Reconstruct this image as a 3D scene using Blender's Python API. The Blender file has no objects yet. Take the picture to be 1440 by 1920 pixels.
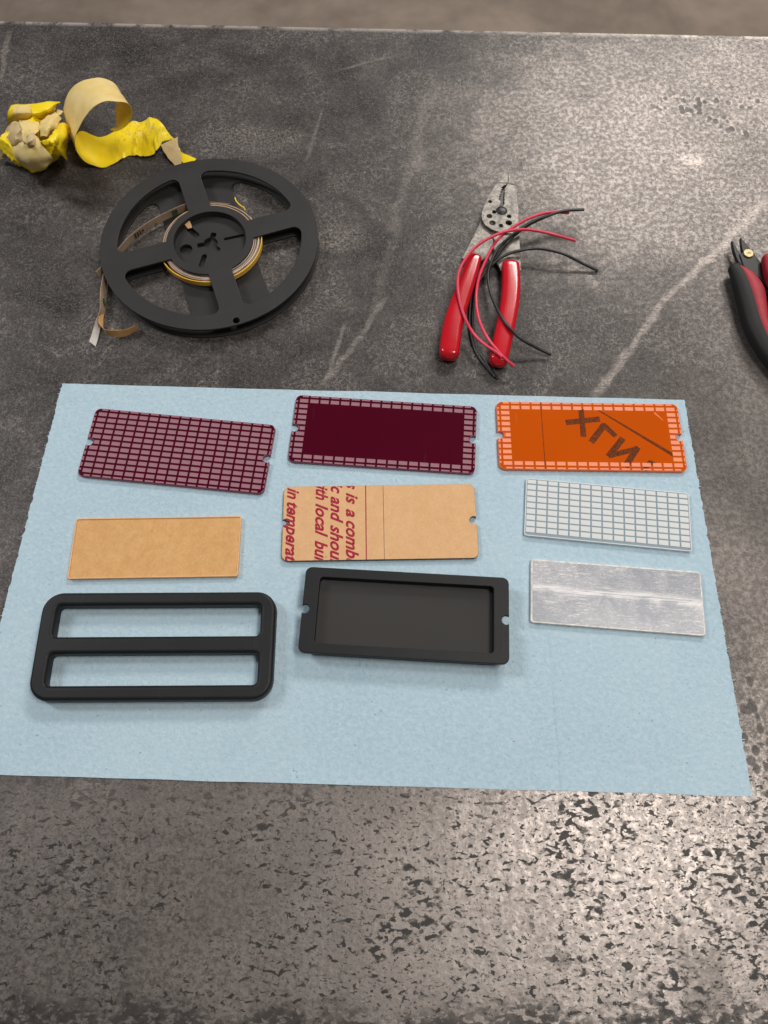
import bpy, bmesh, math, random
from mathutils import Vector, Matrix, noise as mn
random.seed(7)
S = bpy.context.scene
COL = S.collection
MM = 0.001

# ------------------------------------------------------------------ camera
CAMZ = 469.28                      # mm above the worktop
PITCH = math.radians(67.705)
ROLL = math.radians(0.4085)
FPX = 1400.0                       # focal length in photo pixels (1440 x 1920)
FW = Vector((0, math.cos(PITCH), -math.sin(PITCH)))
_rt = Vector((1, 0, 0)); _up = _rt.cross(FW)
RT = math.cos(ROLL) * _rt + math.sin(ROLL) * _up
UP = -math.sin(ROLL) * _rt + math.cos(ROLL) * _up
cam = bpy.data.cameras.new('camera')
cam.sensor_fit = 'VERTICAL'; cam.sensor_height = 36.0; cam.sensor_width = 27.0
cam.lens = FPX / 1920 * 36.0
cam.clip_start = 0.01; cam.clip_end = 100
cam.dof.use_dof = True; cam.dof.focus_distance = 0.50; cam.dof.aperture_fstop = 18.0
co = bpy.data.objects.new('camera', cam); COL.objects.link(co)
co.matrix_world = Matrix(((RT.x, UP.x, -FW.x, 0), (RT.y, UP.y, -FW.y, 0), (RT.z, UP.z, -FW.z, CAMZ * MM), (0, 0, 0, 1)))
S.camera = co

def at(u, v, z=0.0):
    """measured photo point -> millimetres on the level z above the worktop"""
    d = FW + (u - 720) / FPX * RT - (v - 960) / FPX * UP
    t = (z - CAMZ) / d.z
    return Vector((t * d.x, t * d.y, z))

# ------------------------------------------------------------------ light
w = bpy.data.worlds.new('World'); S.world = w; w.use_nodes = True
bg = w.node_tree.nodes['Background']
bg.inputs[0].default_value = (1.0, 0.97, 0.94, 1); bg.inputs[1].default_value = 0.11
def lamp(name, loc, aim, sx, sy, power, col):
    l = bpy.data.lights.new(name, 'AREA'); l.shape = 'RECTANGLE'; l.size = sx; l.size_y = sy
    l.energy = power; l.color = col
    o = bpy.data.objects.new(name, l); COL.objects.link(o); o.location = loc
    o.rotation_euler = (Vector(aim) - Vector(loc)).to_track_quat('-Z', 'Y').to_euler()
    return o
lamp('ceiling_lamp', (0.72, 0.05, 1.9), (0.6, 0.05, 0), 0.70, 0.45, 20, (1, .945, .89))
lamp('ceiling_lamp', (0.95, 2.5, 1.9), (0.8, 1.9, 0), 1.3, 0.6, 52, (1, .95, .90))
lamp('ceiling_lamp', (-1.9, 1.1, 1.9), (-1.3, .8, 0), 0.4, 0.9, 29, (.97, .97, 1))
S.view_settings.view_transform = 'Standard'; S.view_settings.look = 'None'
S.view_settings.exposure = 0.0; S.view_settings.gamma = 1.0
S.render.engine = 'CYCLES'
S.cycles.use_denoising = True
S.cycles.max_bounces = 8; S.cycles.transparent_max_bounces = 12

# ------------------------------------------------------------------ node helpers
def lin(r, g, b):
    f = lambda c: (c / 255 / 12.92) if c / 255 <= .04045 else ((c / 255 + .055) / 1.055) ** 2.4
    return (f(r), f(g), f(b))

class X:
    """wraps a node socket so that masks can be written as arithmetic"""
    def __init__(s, nt, sock): s.nt = nt; s.s = sock
    def _m(s, op, *o, clamp=False):
        n = s.nt.nodes.new('ShaderNodeMath'); n.operation = op; n.use_clamp = clamp
        for i, v in enumerate((s,) + o):
            if isinstance(v, X): s.nt.links.new(v.s, n.inputs[i])
            else: n.inputs[i].default_value = v
        return X(s.nt, n.outputs[0])
    def __add__(s, o): return s._m('ADD', o)
    __radd__ = __add__
    def __sub__(s, o): return s._m('SUBTRACT', o)
    def __rsub__(s, o): return (s * -1) + o
    def __mul__(s, o): return s._m('MULTIPLY', o)
    __rmul__ = __mul__
    def __truediv__(s, o): return s._m('DIVIDE', o)
    def abs(s): return s._m('ABSOLUTE')
    def mx(s, o): return s._m('MAXIMUM', o)
    def mi(s, o): return s._m('MINIMUM', o)
    def pw(s, o): return s._m('POWER', o)
    def cl(s): return s._m('ADD', 0.0, clamp=True)
    def step(s, a, b):                       # smoothstep a..b (a > b gives the inverse)
        if a > b: return 1 - s.step(b, a)
        n = s.nt.nodes.new('ShaderNodeMapRange'); n.interpolation_type = 'SMOOTHSTEP'
        s.nt.links.new(s.s, n.inputs[0]); n.inputs[1].default_value = a; n.inputs[2].default_value = b
        return X(s.nt, n.outputs[0])

class NT:
    def __init__(s, name):
        s.m = bpy.data.materials.new(name); s.m.use_nodes = True; s.nt = s.m.node_tree
        s.b = s.nt.nodes['Principled BSDF']; s.out = s.nt.nodes['Material Output']
        s.tc = s.nt.nodes.new('ShaderNodeTexCoord')
    def new(s, t): return s.nt.nodes.new(t)
    def link(s, a, b): s.nt.links.new(a.s if isinstance(a, X) else a, b)
    def coord(s, scale=(1, 1, 1), rot=0, loc=(0, 0, 0), kind='Object'):
        n = s.new('ShaderNodeMapping'); s.link(s.tc.outputs[kind], n.inputs[0])
        n.inputs['Scale'].default_value = scale; n.inputs['Rotation'].default_value = (0, 0, rot); n.inputs['Location'].default_value = loc
        return n.outputs[0]
    def xyz(s):
        n = s.new('ShaderNodeSeparateXYZ'); s.link(s.tc.outputs['Object'], n.inputs[0])
        return [X(s.nt, o) for o in n.outputs]
    def noise(s, scale, detail=3, rough=.55, dist=0, vec=None):
        n = s.new('ShaderNodeTexNoise'); n.inputs['Scale'].default_value = scale; n.inputs['Detail'].default_value = detail
        n.inputs['Roughness'].default_value = rough; n.inputs['Distortion'].default_value = dist
        s.link(vec if vec is not None else s.tc.outputs['Object'], n.inputs['Vector'])
        return X(s.nt, n.outputs[0])
    def vor(s, scale, feature='F1', vec=None, rnd=1.0):
        n = s.new('ShaderNodeTexVoronoi'); n.feature = feature; n.inputs['Scale'].default_value = scale
        n.inputs['Randomness'].default_value = rnd
        s.link(vec if vec is not None else s.tc.outputs['Object'], n.inputs['Vector'])
        return X(s.nt, n.outputs[0])
    def mix(s, f, a, b):
        n = s.new('ShaderNodeMix'); n.data_type = 'RGBA'
        for v, i in ((f, 0), (a, 6), (b, 7)):
            if isinstance(v, X): s.link(v, n.inputs[i])
            elif hasattr(v, 'type') and hasattr(v, 'node'): s.link(v, n.inputs[i])
            elif isinstance(v, tuple): n.inputs[i].default_value = v + (1,)
            else: n.inputs[i].default_value = v
        return n.outputs[2]
    def bump(s, h, strength, dist=0.0003):
        n = s.new('ShaderNodeBump'); n.inputs['Strength'].default_value = strength; n.inputs['Distance'].default_value = dist
        s.link(h, n.inputs['Height']); s.link(n.outputs[0], s.b.inputs['Normal'])
    def set(s, **k):
        for a, v in k.items():
            i = s.b.inputs[a.replace('_', ' ')]
            if isinstance(v, X) or hasattr(v, 'node'): s.link(v, i)
            elif isinstance(v, tuple): i.default_value = v + (1,)
            else: i.default_value = v

def simple(name, col, rough=.5, metal=0.0, spec=.5, var=.12, vscale=60, bump=0.0, bscale=900, coat=0.0, rvar=0.1):
    t = NT(name)
    n = t.noise(vscale, 4); f = t.noise(bscale, 2)
    dark = tuple(c * (1 - var) for c in col); lite = tuple(min(1, c * (1 + var)) for c in col)
    t.set(Base_Color=t.mix(n.step(.3, .7), dark, lite), Roughness=(n * rvar + (rough - rvar / 2)), Metallic=metal, Specular_IOR_Level=spec, Coat_Weight=coat)
    if bump: t.bump(f, bump, .0002)
    return t.m

# ------------------------------------------------------------------ mesh helpers (all in mm)
def tag(o, label, cat, group=None):
    o['label'] = label; o['category'] = cat
    if group: o['group'] = group
    return o
def thing(name, label, cat, loc=(0, 0, 0), rz=0.0, group=None):
    o = bpy.data.objects.new(name, None); COL.objects.link(o); o.empty_display_size = .01
    o.location = Vector(loc) * MM; o.rotation_euler = (0, 0, rz)
    return tag(o, label, cat, group)
def place(name, me, mat, parent=None, loc=(0, 0, 0), rz=0.0):
    o = bpy.data.objects.new(name, me); COL.objects.link(o)
    if mat and not me.materials: me.materials.append(mat)
    if parent: o.parent = parent
    o.location = Vector(loc) * MM; o.rotation_euler = (0, 0, rz)
    return o
def finish(me, angle=35):
    me.polygons.foreach_set('use_smooth', [True] * len(me.polygons))
    me.set_sharp_from_angle(angle=math.radians(angle)); me.update(); return me
def flat_caps(me):
    for p in me.polygons:
        if abs(p.normal.z) > .9995: p.use_smooth = False
    return me
def mesh(name, vs, fs, angle=35, off=(0, 0, 0)):
    o = Vector(off)
    me = bpy.data.meshes.new(name); me.from_pydata([tuple((Vector(v) - o) * MM) for v in vs], [], fs)
    bm = bmesh.new(); bm.from_mesh(me); bmesh.ops.recalc_face_normals(bm, faces=bm.faces); bm.to_mesh(me); bm.free()
    return finish(me, angle)
def slab_mesh(name, loops, z0, z1, bevel=0.0, off=(0, 0), res=2, angle=35):
    """closed outlines (first = outer, rest = holes), extruded and bevelled"""
    cu = bpy.data.curves.new(name, 'CURVE'); cu.dimensions = '2D'; cu.fill_mode = 'BOTH'
    for lp in loops:
        sp = cu.splines.new('POLY'); sp.points.add(len(lp) - 1); sp.use_cyclic_u = True
        for p, q in zip(sp.points, lp): p.co = (q[0] - off[0], q[1] - off[1], 0, 1)
    cu.extrude = max((z1 - z0) / 2 - bevel, 0.0001); cu.bevel_depth = bevel; cu.bevel_resolution = res; cu.offset = -bevel
    ob = bpy.data.objects.new('tmp', cu)
    me = bpy.data.meshes.new_from_object(ob)
    bpy.data.objects.remove(ob); bpy.data.curves.remove(cu)
    me.name = name
    me.transform(Matrix.Translation((0, 0, (z0 + z1) / 2 * MM)) @ Matrix.Scale(MM, 4))
    bm = bmesh.new(); bm.from_mesh(me); bmesh.ops.remove_doubles(bm, verts=bm.verts, dist=1e-6)
    bmesh.ops.recalc_face_normals(bm, faces=bm.faces); bm.to_mesh(me); bm.free()
    return flat_caps(finish(me, angle))
def arc(cx, cy, r, a0, a1, n=8):
    return [(cx + r * math.cos(math.radians(a0 + (a1 - a0) * i / n)), cy + r * math.sin(math.radians(a0 + (a1 - a0) * i / n))) for i in range(n + 1)]
def circle(cx, cy, r, n=24, sy=1.0):
    return [(cx + r * math.cos(2 * math.pi * i / n), cy + r * sy * math.sin(2 * math.pi * i / n)) for i in range(n)]
def rrect(cx, cy, w, h, r, n=6):
    x, y = w / 2 - r, h / 2 - r
    return arc(cx + x, cy + y, r, 0, 90, n) + arc(cx - x, cy + y, r, 90, 180, n) + arc(cx - x, cy - y, r, 180, 270, n) + arc(cx + x, cy - y, r, 270, 360, n)
def box_mesh(name, w, h, z0, z1):
    v = [(sx * w / 2, sy * h / 2, z) for z in (z0, z1) for sx, sy in ((-1, -1), (1, -1), (1, 1), (-1, 1))]
    f = [(3, 2, 1, 0), (4, 5, 6, 7)] + [(i, (i + 1) % 4, 4 + (i + 1) % 4, 4 + i) for i in range(4)]
    return mesh(name, v, f)
def cr(pts, n=8):
    """Catmull-Rom through the points"""
    P = [Vector(p) for p in pts]; P = [2 * P[0] - P[1]] + P + [2 * P[-1] - P[-2]]
    out = []
    for i in range(1, len(P) - 2):
        a, b, c, d = P[i - 1:i + 3]
        for k in range(n):
            t = k / n
            out.append(.5 * ((2 * b) + (c - a) * t + (2 * a - 5 * b + 4 * c - d) * t * t + (3 * b - a - 3 * c + d) * t ** 3))
    out.append(P[-2]); return out
def loft(name, spine, secs, mat, parent, off=(0, 0, 0), seg=20, power=2.6, caps=True, n=6, round_ends=True):
    """superellipse sections (half width, half height) swept along a spine"""
    sp = cr(spine, n); ss = cr([(a, b, 0) for a, b in secs], n)
    rings = []
    for i, p in enumerate(sp):
        t = (sp[min(i + 1, len(sp) - 1)] - sp[max(i - 1, 0)]).normalized()
        side = t.cross(Vector((0, 0, 1))).normalized(); up = side.cross(t)
        rings.append((p, side, up, max(ss[i].x, .05), max(ss[i].y, .05), t))
    if round_ends:
        def cap(r, sgn):
            p, s_, u, a, b, t = r; L = min(a, b) * 1.0
            return [(p + t * sgn * L * math.sin(k), s_, u, a * max(math.cos(k), .04), b * max(math.cos(k), .04), t) for k in [math.pi / 2 * j / 6 for j in range(1, 7)]]
        rings = cap(rings[0], -1)[::-1] + rings + cap(rings[-1], 1)
    vs = []; fs = []
    for p, s_, u, a, b, t in rings:
        for k in range(seg):
            th = 2 * math.pi * k / seg; c, d = math.cos(th), math.sin(th)
            vs.append(p + s_ * a * math.copysign(abs(c) ** (2 / power), c) + u * b * math.copysign(abs(d) ** (2 / power), d))
    for i in range(len(rings) - 1):
        for k in range(seg): fs.append((i * seg + k, i * seg + (k + 1) % seg, (i + 1) * seg + (k + 1) % seg, (i + 1) * seg + k))
    fs.append(tuple(range(seg))[::-1]); fs.append(tuple((len(rings) - 1) * seg + k for k in range(seg)))
    return place(name, mesh(name, vs, fs, 60, off), mat, parent)
def tube_mesh(name, pts, r, off=(0, 0, 0), seg=10, n=6):
    sp = cr(pts, n); vs = []; fs = []
    for i, p in enumerate(sp):
        t = (sp[min(i + 1, len(sp) - 1)] - sp[max(i - 1, 0)]).normalized()
        s_ = t.cross(Vector((0, 0, 1))).normalized(); u = s_.cross(t)
        vs += [p + (s_ * math.cos(2 * math.pi * k / seg) + u * math.sin(2 * math.pi * k / seg)) * r for k in range(seg)]
    for i in range(len(sp) - 1):
        for k in range(seg): fs.append((i * seg + k, i * seg + (k + 1) % seg, (i + 1) * seg + (k + 1) % seg, (i + 1) * seg + k))
    fs.append(tuple(range(seg))[::-1]); fs.append(tuple((len(sp) - 1) * seg + k for k in range(seg)))
    return mesh(name, vs, fs, 50, off)
def sheet(name, rows, th, off=(0, 0, 0), angle=60, flip=1):
    """grid of points -> thin sheet of thickness th (to the side flip of its normal)"""
    R, C = len(rows), len(rows[0]); vs = [Vector(p) for r in rows for p in r]
    nr = [Vector() for _ in vs]; q = []
    for i in range(R - 1):
        for j in range(C - 1):
            f = (i * C + j, i * C + j + 1, (i + 1) * C + j + 1, (i + 1) * C + j); q.append(f)
            k = (vs[f[2]] - vs[f[0]]).cross(vs[f[3]] - vs[f[1]])
            for a in f: nr[a] += k
    N = len(vs); vv = vs + [v + n.normalized() * th * flip for v, n in zip(vs, nr)]
    fs = list(q) + [tuple(a + N for a in f[::-1]) for f in q]
    per = [(0 * C + j) for j in range(C)] + [i * C + C - 1 for i in range(1, R)] + [(R - 1) * C + j for j in range(C - 2, -1, -1)] + [i * C for i in range(R - 2, 0, -1)]
    for a, b in zip(per, per[1:] + per[:1]): fs.append((a, b, b + N, a + N))
    return mesh(name, vv, fs, angle, off)
def ribbon(pairs, n=8, m=6, jit=0.0, seed=0):
    """pairs of (edge a, edge b) points -> grid rows for sheet()"""
    A = cr([p[0] for p in pairs], n); B = cr([p[1] for p in pairs], n); rows = []
    for i, (a, b) in enumerate(zip(A, B)):
        row = []
        for k in range(m + 1):
            p = a.lerp(b, k / m)
            if jit: p = p + mn.noise_vector(p * .11 + Vector((seed, 0, 0))) * jit
            row.append(p)
        rows.append(row)
    return rows
# ------------------------------------------------------------------ materials
def table_material():
    t = NT('worn_steel'); x, y, z = t.xyz()
    big = t.noise(5, 2, .5); mid = t.noise(34, 6, .68, .6); fine = t.noise(420, 4, .72); patch = t.noise(14, 4, .65, .8)
    grain = t.noise(260, 4, .78, .3); fleck = grain.step(.44, .60)
    chip = fine.step(.40, .60)                    # breaks every mark up into small flecks
    def region(u, v, rx, ry, soft=.5):            # soft patch around a measured point, mm radii
        c = at(u, v)
        d = ((x - c.x * MM) / (rx * MM)).pw(2.0) + ((y - c.y * MM) / (ry * MM)).pw(2.0)
        return (d + (mid - .5) * 3.2).step(1 + soft, 1 - soft)
    def streak(u0, v0, u1, v1, wd, rag=1.0):
        a, b = at(u0, v0), at(u1, v1); L = (b - a).length; ux, uy = (b - a).x / L, (b - a).y / L
        px, py = x - a.x * MM, y - a.y * MM
        d = (px * -uy + py * ux + (mid - .5) * (wd * .003 * rag)).abs(); s = px * ux + py * uy
        body = (d + (fine - .5) * (wd * .0016)).step(wd * .85 * MM, wd * .3 * MM)
        tr = t.noise(1.0, 1, .5, .2, t.coord(scale=(60, 1900, 1), rot=-math.atan2(uy, ux))).step(.46, .58)
        return body * (tr * .6 + .4) * s.step(-6 * MM, 6 * MM) * s.step((L + 6) * MM, (L - 6) * MM)
    def worms(scale, thin, seedloc, dist=1.2):    # thin curly contour lines
        n = t.noise(scale, 2, .6, dist, t.coord(loc=seedloc))
        return (n - .5).abs().step(thin, thin * .25)
    def lines(ang, sx, sy, thr, loc):             # straight hairline scratches
        n = t.noise(1.0, 1, .5, 0.15, t.coord(scale=(sx, sy, 1), rot=ang, loc=loc))
        return n.step(thr, thr + .035)
    worm = (worms(80, .012, (0, 0, 0)) * patch.step(.42, .62)).mx(worms(190, .02, (3, 1, 0), .8) * patch.step(.35, .6)).mx(worms(330, .028, (7, 1, 0), .4) * patch.step(.62, .38) * .7)
    hair = (lines(-.2, 1700, 26, .70, (5, 2, 0)) * patch.step(.46, .56)).mx(lines(1.1, 1500, 30, .71, (9, 4, 0)) * patch.step(.54, .44) * .7)
    hair = hair * mid.step(.42, .56)
    # the lower and right part of the top has lost its scale: bare grey metal with islands of dark scale; right side also lightened for lamp glow
    low = (y * 1.0 + x * -.06 + (big - .5) * .10).step(.075, -.015)
    right = (x + (big - .5) * .2 + y * -.12).step(.06, .30)
    worn = low.mx(right * .8).mx(region(1240, 270, 165, 150, .9) * .68).cl()  # far right patch paints the lamp highlight in as paler bare metal
    isl = t.noise(1.0, 3.5, .58, .5, t.coord(scale=(175, 290, 1)))
    isl2 = t.noise(1.0, 2, .55, .5, t.coord(scale=(400, 640, 1), loc=(4, 4, 0)))
    islands = isl.step(.415, .39).mx(isl.step(.49, .46) * patch.step(.54, .64)).mx(isl2.step(.395, .36) * .8)
    farbot = (y + (big - .5) * .03 + (mid - .5) * .05).step(-.084, -.100)
    islands = islands * low * (patch.step(.36, .46) * .5 + .5)
    islands = islands.mx(isl.step(.56, .52) * farbot * .9)
    islands = islands.mx(isl2.step(.42, .38) * right * (y.step(.26, .33)) * .55)
    leo = region(1345, 190, 62, 9, .4).mx(region(1385, 235, 45, 12, .4)).mx(region(1270, 205, 22, 10, .4)).mx(region(1425, 1400, 14, 40))
    vd = t.vor(150, 'F1', t.coord(scale=(1, .72, 1)))
    leospot = vd.step(.40, .28) * leo * .5; leorim = vd.step(.34, .44) * vd.step(.62, .5) * leo * chip
    islands = islands.mx(leospot)
    # scuffs where something was dragged over the top
    sc = streak(1440, 372, 1345, 468, 6).mx(streak(1345, 468, 1240, 570, 4.4)).mx(streak(1240, 570, 1180, 655, 3.8)).mx(streak(1180, 655, 1118, 740, 5.5))
    sc = sc.mx(streak(806, 165, 768, 320, 10, 1.4) * .28).mx(streak(770, 310, 735, 440, 8, 1.4) * .26).mx(streak(742, 420, 700, 590, 7, 1.4) * .22).mx(streak(725, 560, 605, 725, 4, 1.4) * .55)
    sc = sc.mx(streak(645, 610, 610, 720, 2.5) * .6).mx(streak(15, 60, 0, 150, 4) * .5).mx(region(640, 445, 20, 14, .9) * worm.mx(chip * .4) * .8)
    sc = sc.mx(streak(605, 205, 575, 300, 2.5) * .45).mx(region(470, 265, 45, 18, .95) * worm.mx(chip * .3) * .8).mx(region(1300, 300, 10, 7, .3) * .8).mx(region(1325, 488, 7, 3.2, .2) * .8)
    sc = sc.mx(streak(735, 105, 640, 130, 2) * .45).mx(streak(1325, 140, 1365, 180, 2) * .5)
    edge = (y + x * .0191 - .6756).step(-.0065, -.0005) * mid.step(.38, .55)
    stain = (region(1325, 1840, 12, 18, .3).mx(region(1285, 1820, 4, 24, .3)).mx(region(1055, 1800, 5, 5, .2)).mx(region(1238, 1780, 4, 4, .2))) * .45
    tone = (mid - .5) * 1.2 + (big - .5) * .7 + ((fine - .5) * 1.1 + (grain - .5) * 1.2) * (worn * .45 + mid.step(.40, .62) * .55 + .2) + (patch - .5) * 1.0 - .05
    scale_c = t.mix((tone + .5).cl(), (.0115, .0102, .0095), (.082, .0725, .0665))
    metal_c = t.mix((tone * .7 + .55).cl(), (.13, .116, .107), (.37, .328, .302))
    c = t.mix((worn * (fleck * (1 - low) * .5 + (low * .3 + .65))).cl(), scale_c, metal_c)
    c = t.mix(fleck * chip * patch.step(.40, .6) * .30, c, (.30, .27, .245))
    c = t.mix(((worm * .55).mx(hair * .6) * (1 - islands)).cl(), c, (.31, .28, .26))
    c = t.mix((sc * (chip * .55 + .4)).cl(), c, (.42, .37, .335))
    c = t.mix(leorim * .6, c, (.42, .37, .34))
    c = t.mix(stain.cl(), c, (.07, .06, .054))
    c = t.mix(islands * .97, c, (.025, .022, .020))
    c = t.mix(edge * .8, c, (.45, .40, .36))
    met = ((worn * (fleck * .38 + .46) + sc * .1 + .12) * (1 - islands * .95)).cl()
    t.set(Base_Color=c, Metallic=met, Roughness=((1 - worn) * .10 + .37 + (fine - .5) * .18 + (1 - fleck) * .05 + islands * .08), Specular_IOR_Level=.35)
    t.bump(fine + grain * .5, .45, .0003)
    return t.m
def floor_material():
    t = NT('brown_concrete'); a = t.noise(3.0, 4, .6, .5); b = t.noise(14, 5, .6)
    t.set(Base_Color=t.mix((a * .7 + b * .3).step(.3, .7), (.18, .138, .108), (.31, .25, .20)), Roughness=.6)
    return t.m
def towel_material():
    t = NT('blue_paper'); x, y, z = t.xyz()
    f = t.noise(330, 4, .7); g = t.noise(1100, 2, .6); big = t.noise(7, 3)
    rib = t.noise(1.0, 2, .5, .2, t.coord(scale=(900, 190, 1))); v = t.vor(420)
    speck = t.noise(520, 1, .5).step(.70, .76) * t.noise(60, 2).step(.4, .6)
    smudge = t.noise(22, 4, .65, .8).step(.56, .75)
    c = t.mix(big.step(.3, .7), (.375, .535, .632), (.435, .59, .68))
    c = t.mix((f.step(.35, .7) * .55 + rib * .2).cl(), c, (.56, .68, .74))
    c = t.mix(speck * .6, c, (.16, .24, .29)); c = t.mix(smudge * .22, c, (.30, .42, .49))
    t.set(Base_Color=c, Roughness=.95, Specular_IOR_Level=.15, Sheen_Weight=.15)
    t.bump(f * .6 + g * .3 + rib * .5 + v * .3, 1.0, .0006)
    return t.m
def acrylic(name, col, edge=None):
    t = NT(name); n = t.noise(25, 4); s = t.noise(1.0, 2, .5, .3, t.coord(scale=(300, 30, 1), rot=.4)).step(.68, .74)
    t.set(Base_Color=t.mix(n, tuple(c * .93 for c in col), tuple(c * 1.07 for c in col)), Roughness=(s * .12 + .12 + n * .05), Specular_IOR_Level=.3)
    return t.m
def clear_acrylic(name, tint, haze=.1, body=(.8, .8, .8)):
    """thin clear plastic: tinted see-through body, Fresnel gloss and a little surface haze"""
    t = NT(name); nt = t.nt
    tr = t.new('ShaderNodeBsdfTransparent'); tr.inputs[0].default_value = tint + (1,)
    gl = t.new('ShaderNodeBsdfGlossy'); gl.inputs['Roughness'].default_value = .06
    df = t.new('ShaderNodeBsdfDiffuse'); df.inputs[0].default_value = body + (1,)
    fr = t.new('ShaderNodeFresnel'); fr.inputs[0].default_value = 1.49
    sc = t.noise(1.0, 2, .5, .3, t.coord(scale=(260, 40, 1), rot=.7)).step(.62, .72)
    m1 = t.new('ShaderNodeMixShader'); m2 = t.new('ShaderNodeMixShader')
    t.link((sc * .05 + haze).cl(), m1.inputs[0]); t.link(tr.outputs[0], m1.inputs[1]); t.link(df.outputs[0], m1.inputs[2])
    t.link(fr.outputs[0], m2.inputs[0]); t.link(m1.outputs[0], m2.inputs[1]); t.link(gl.outputs[0], m2.inputs[2])
    t.link(m2.outputs[0], t.out.inputs[0]); return t.m
def thin_clear():
    t = NT('clear_sheet'); tr = t.new('ShaderNodeBsdfTransparent'); gl = t.new('ShaderNodeBsdfGlossy'); gl.inputs['Roughness'].default_value = .08
    m = t.new('ShaderNodeMixShader'); n = t.noise(30, 3); t.link(n * .02 + .02, m.inputs[0])
    t.link(tr.outputs[0], m.inputs[1]); t.link(gl.outputs[0], m.inputs[2]); t.link(m.outputs[0], t.out.inputs[0]); return t.m
def dusty_plastic(name, col, rough, spec):
    t = NT(name); n = t.noise(40, 4); d = t.noise(1100, 2, .6); p = t.noise(26, 4, .65, .5); lay = t.noise(1.0, 1, .5, 0, t.coord(scale=(8, 8, 3200)))
    h = t.noise(1.0, 1, .5, .3, t.coord(scale=(1500, 40, 40), rot=.5)).step(.70, .74) * p.step(.5, .62)
    c = t.mix(n.step(.3, .7), tuple(v * .9 for v in col), tuple(v * 1.12 for v in col))
    c = t.mix((d.step(.66, .76) * p.step(.42, .62) * .10 + h * .05).cl(), c, (.32, .31, .30))
    t.set(Base_Color=c, Roughness=(p * .16 + (rough - .08)), Specular_IOR_Level=spec); t.bump(d + lay * .8, .3, .0002); return t.m
def frosted(name, col, thru):
    t = NT(name); tr = t.new('ShaderNodeBsdfTransparent'); tl = t.new('ShaderNodeBsdfTranslucent'); tl.inputs[0].default_value = col + (1,)
    n = t.noise(1500, 2); t.set(Base_Color=t.mix(n, tuple(c * .95 for c in col), col), Roughness=.6)
    a = t.new('ShaderNodeMixShader'); b = t.new('ShaderNodeMixShader'); a.inputs[0].default_value = .08; b.inputs[0].default_value = thru * .5
    t.link(t.b.outputs[0], a.inputs[1]); t.link(tl.outputs[0], a.inputs[2]); t.link(a.outputs[0], b.inputs[1]); t.link(tr.outputs[0], b.inputs[2])
    t.link(b.outputs[0], t.out.inputs[0]); return t.m
def scratched_plate():
    t = NT('scratched_silver'); n = t.noise(26, 5, .65, .8); p = t.noise(60, 3, .6, .6)
    def ln(rot, sx, sy, th, loc): return t.noise(1.0, 2, .6, .9, t.coord(scale=(sx, sy, 1), rot=rot, loc=loc)).step(th, th + .06)
    s1 = ln(.06, 110, 1500, .61, (0, 0, 0)); s2 = ln(-.5, 160, 1700, .57, (3, 1, 0)); s3 = ln(.7, 160, 1700, .575, (1, 7, 0)); s4 = ln(-1.1, 190, 1700, .60, (6, 2, 0))
    w1 = (t.noise(230, 2, .6, 1.5) - .5).abs().step(.018, .004)
    x, y, z = t.xyz()
    band = (y + x * .03 + (n - .5) * .016 - .0015).abs().step(.0045, .0004) * ln(.0, 30, 1300, .42, (2, 2, 0))
    s = (s1 * p.step(.4, .55)).mx(s2 * p.step(.55, .42)).mx(s3 * p.step(.45, .6)).mx(s4 * p.step(.5, .38)).mx(w1 * .8) * .6
    s = (s * (n.step(.3, .6) * .7 + .3)).mx(band * .7)
    t.set(Base_Color=t.mix(s, t.mix(n.step(.3, .7), (.25, .265, .295), (.40, .405, .43)), (.88, .86, .84)), Metallic=(s * -.3 + .4), Roughness=(.28 + n * .2), Specular_IOR_Level=.5)
    t.bump(s * .5 + n * 1.2, .3, .0004); return t.m
def kraft(name, a, b):
    t = NT(name); f = t.noise(700, 3, .7); n = t.noise(160, 4, .6); fib = t.noise(1.0, 2, .6, .4, t.coord(scale=(1400, 300, 1)))
    c = t.mix((n * .4 + f * .4 + fib * .2).step(.32, .68), a, b)
    c = t.mix(t.noise(240, 1).step(.74, .8) * .35, c, tuple(v * .45 for v in a))
    t.set(Base_Color=c, Roughness=.8, Specular_IOR_Level=.2); t.bump(f * .5 + fib * .5, .15, .0001); return t.m
def tape_material(name, a, b, dirt=(.45, .30, .10), amt=.35, rough=.55):
    t = NT(name); n = t.noise(45, 5, .65); k = t.noise(130, 5, .7, 1.0)
    c = t.mix(n.step(.3, .7), a, b); c = t.mix(k.step(.58, .75) * amt, c, dirt)
    t.set(Base_Color=c, Roughness=rough, Specular_IOR_Level=.35); t.bump(n * .7 + k * .3, .25, .0005); return t.m
def print_ink(name, col, speck):
    t = NT(name); n = t.noise(1300, 2, .7)
    t.set(Base_Color=t.mix(n.step(.42, .66), col, speck), Roughness=.5, Specular_IOR_Level=.12); return t.m
def ribbed_plastic():
    t = NT('ribbed_black'); x, y, z = t.xyz()
    wv = t.new('ShaderNodeTexWave'); wv.inputs['Scale'].default_value = 1.0; wv.inputs['Distortion'].default_value = .25
    t.link(t.coord(scale=(600, 600, 0), rot=math.radians(40)), wv.inputs['Vector'])
    h = X(t.nt, wv.outputs[1]); n = t.noise(900, 2)
    t.set(Base_Color=t.mix(h, (.026, .0245, .024), (.090, .085, .082)), Roughness=(n * .1 + .30), Specular_IOR_Level=.5)  # paler rib crests put the sheen of reflected light into the base colour
    t.bump(h, .8, .00035); return t.m
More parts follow.
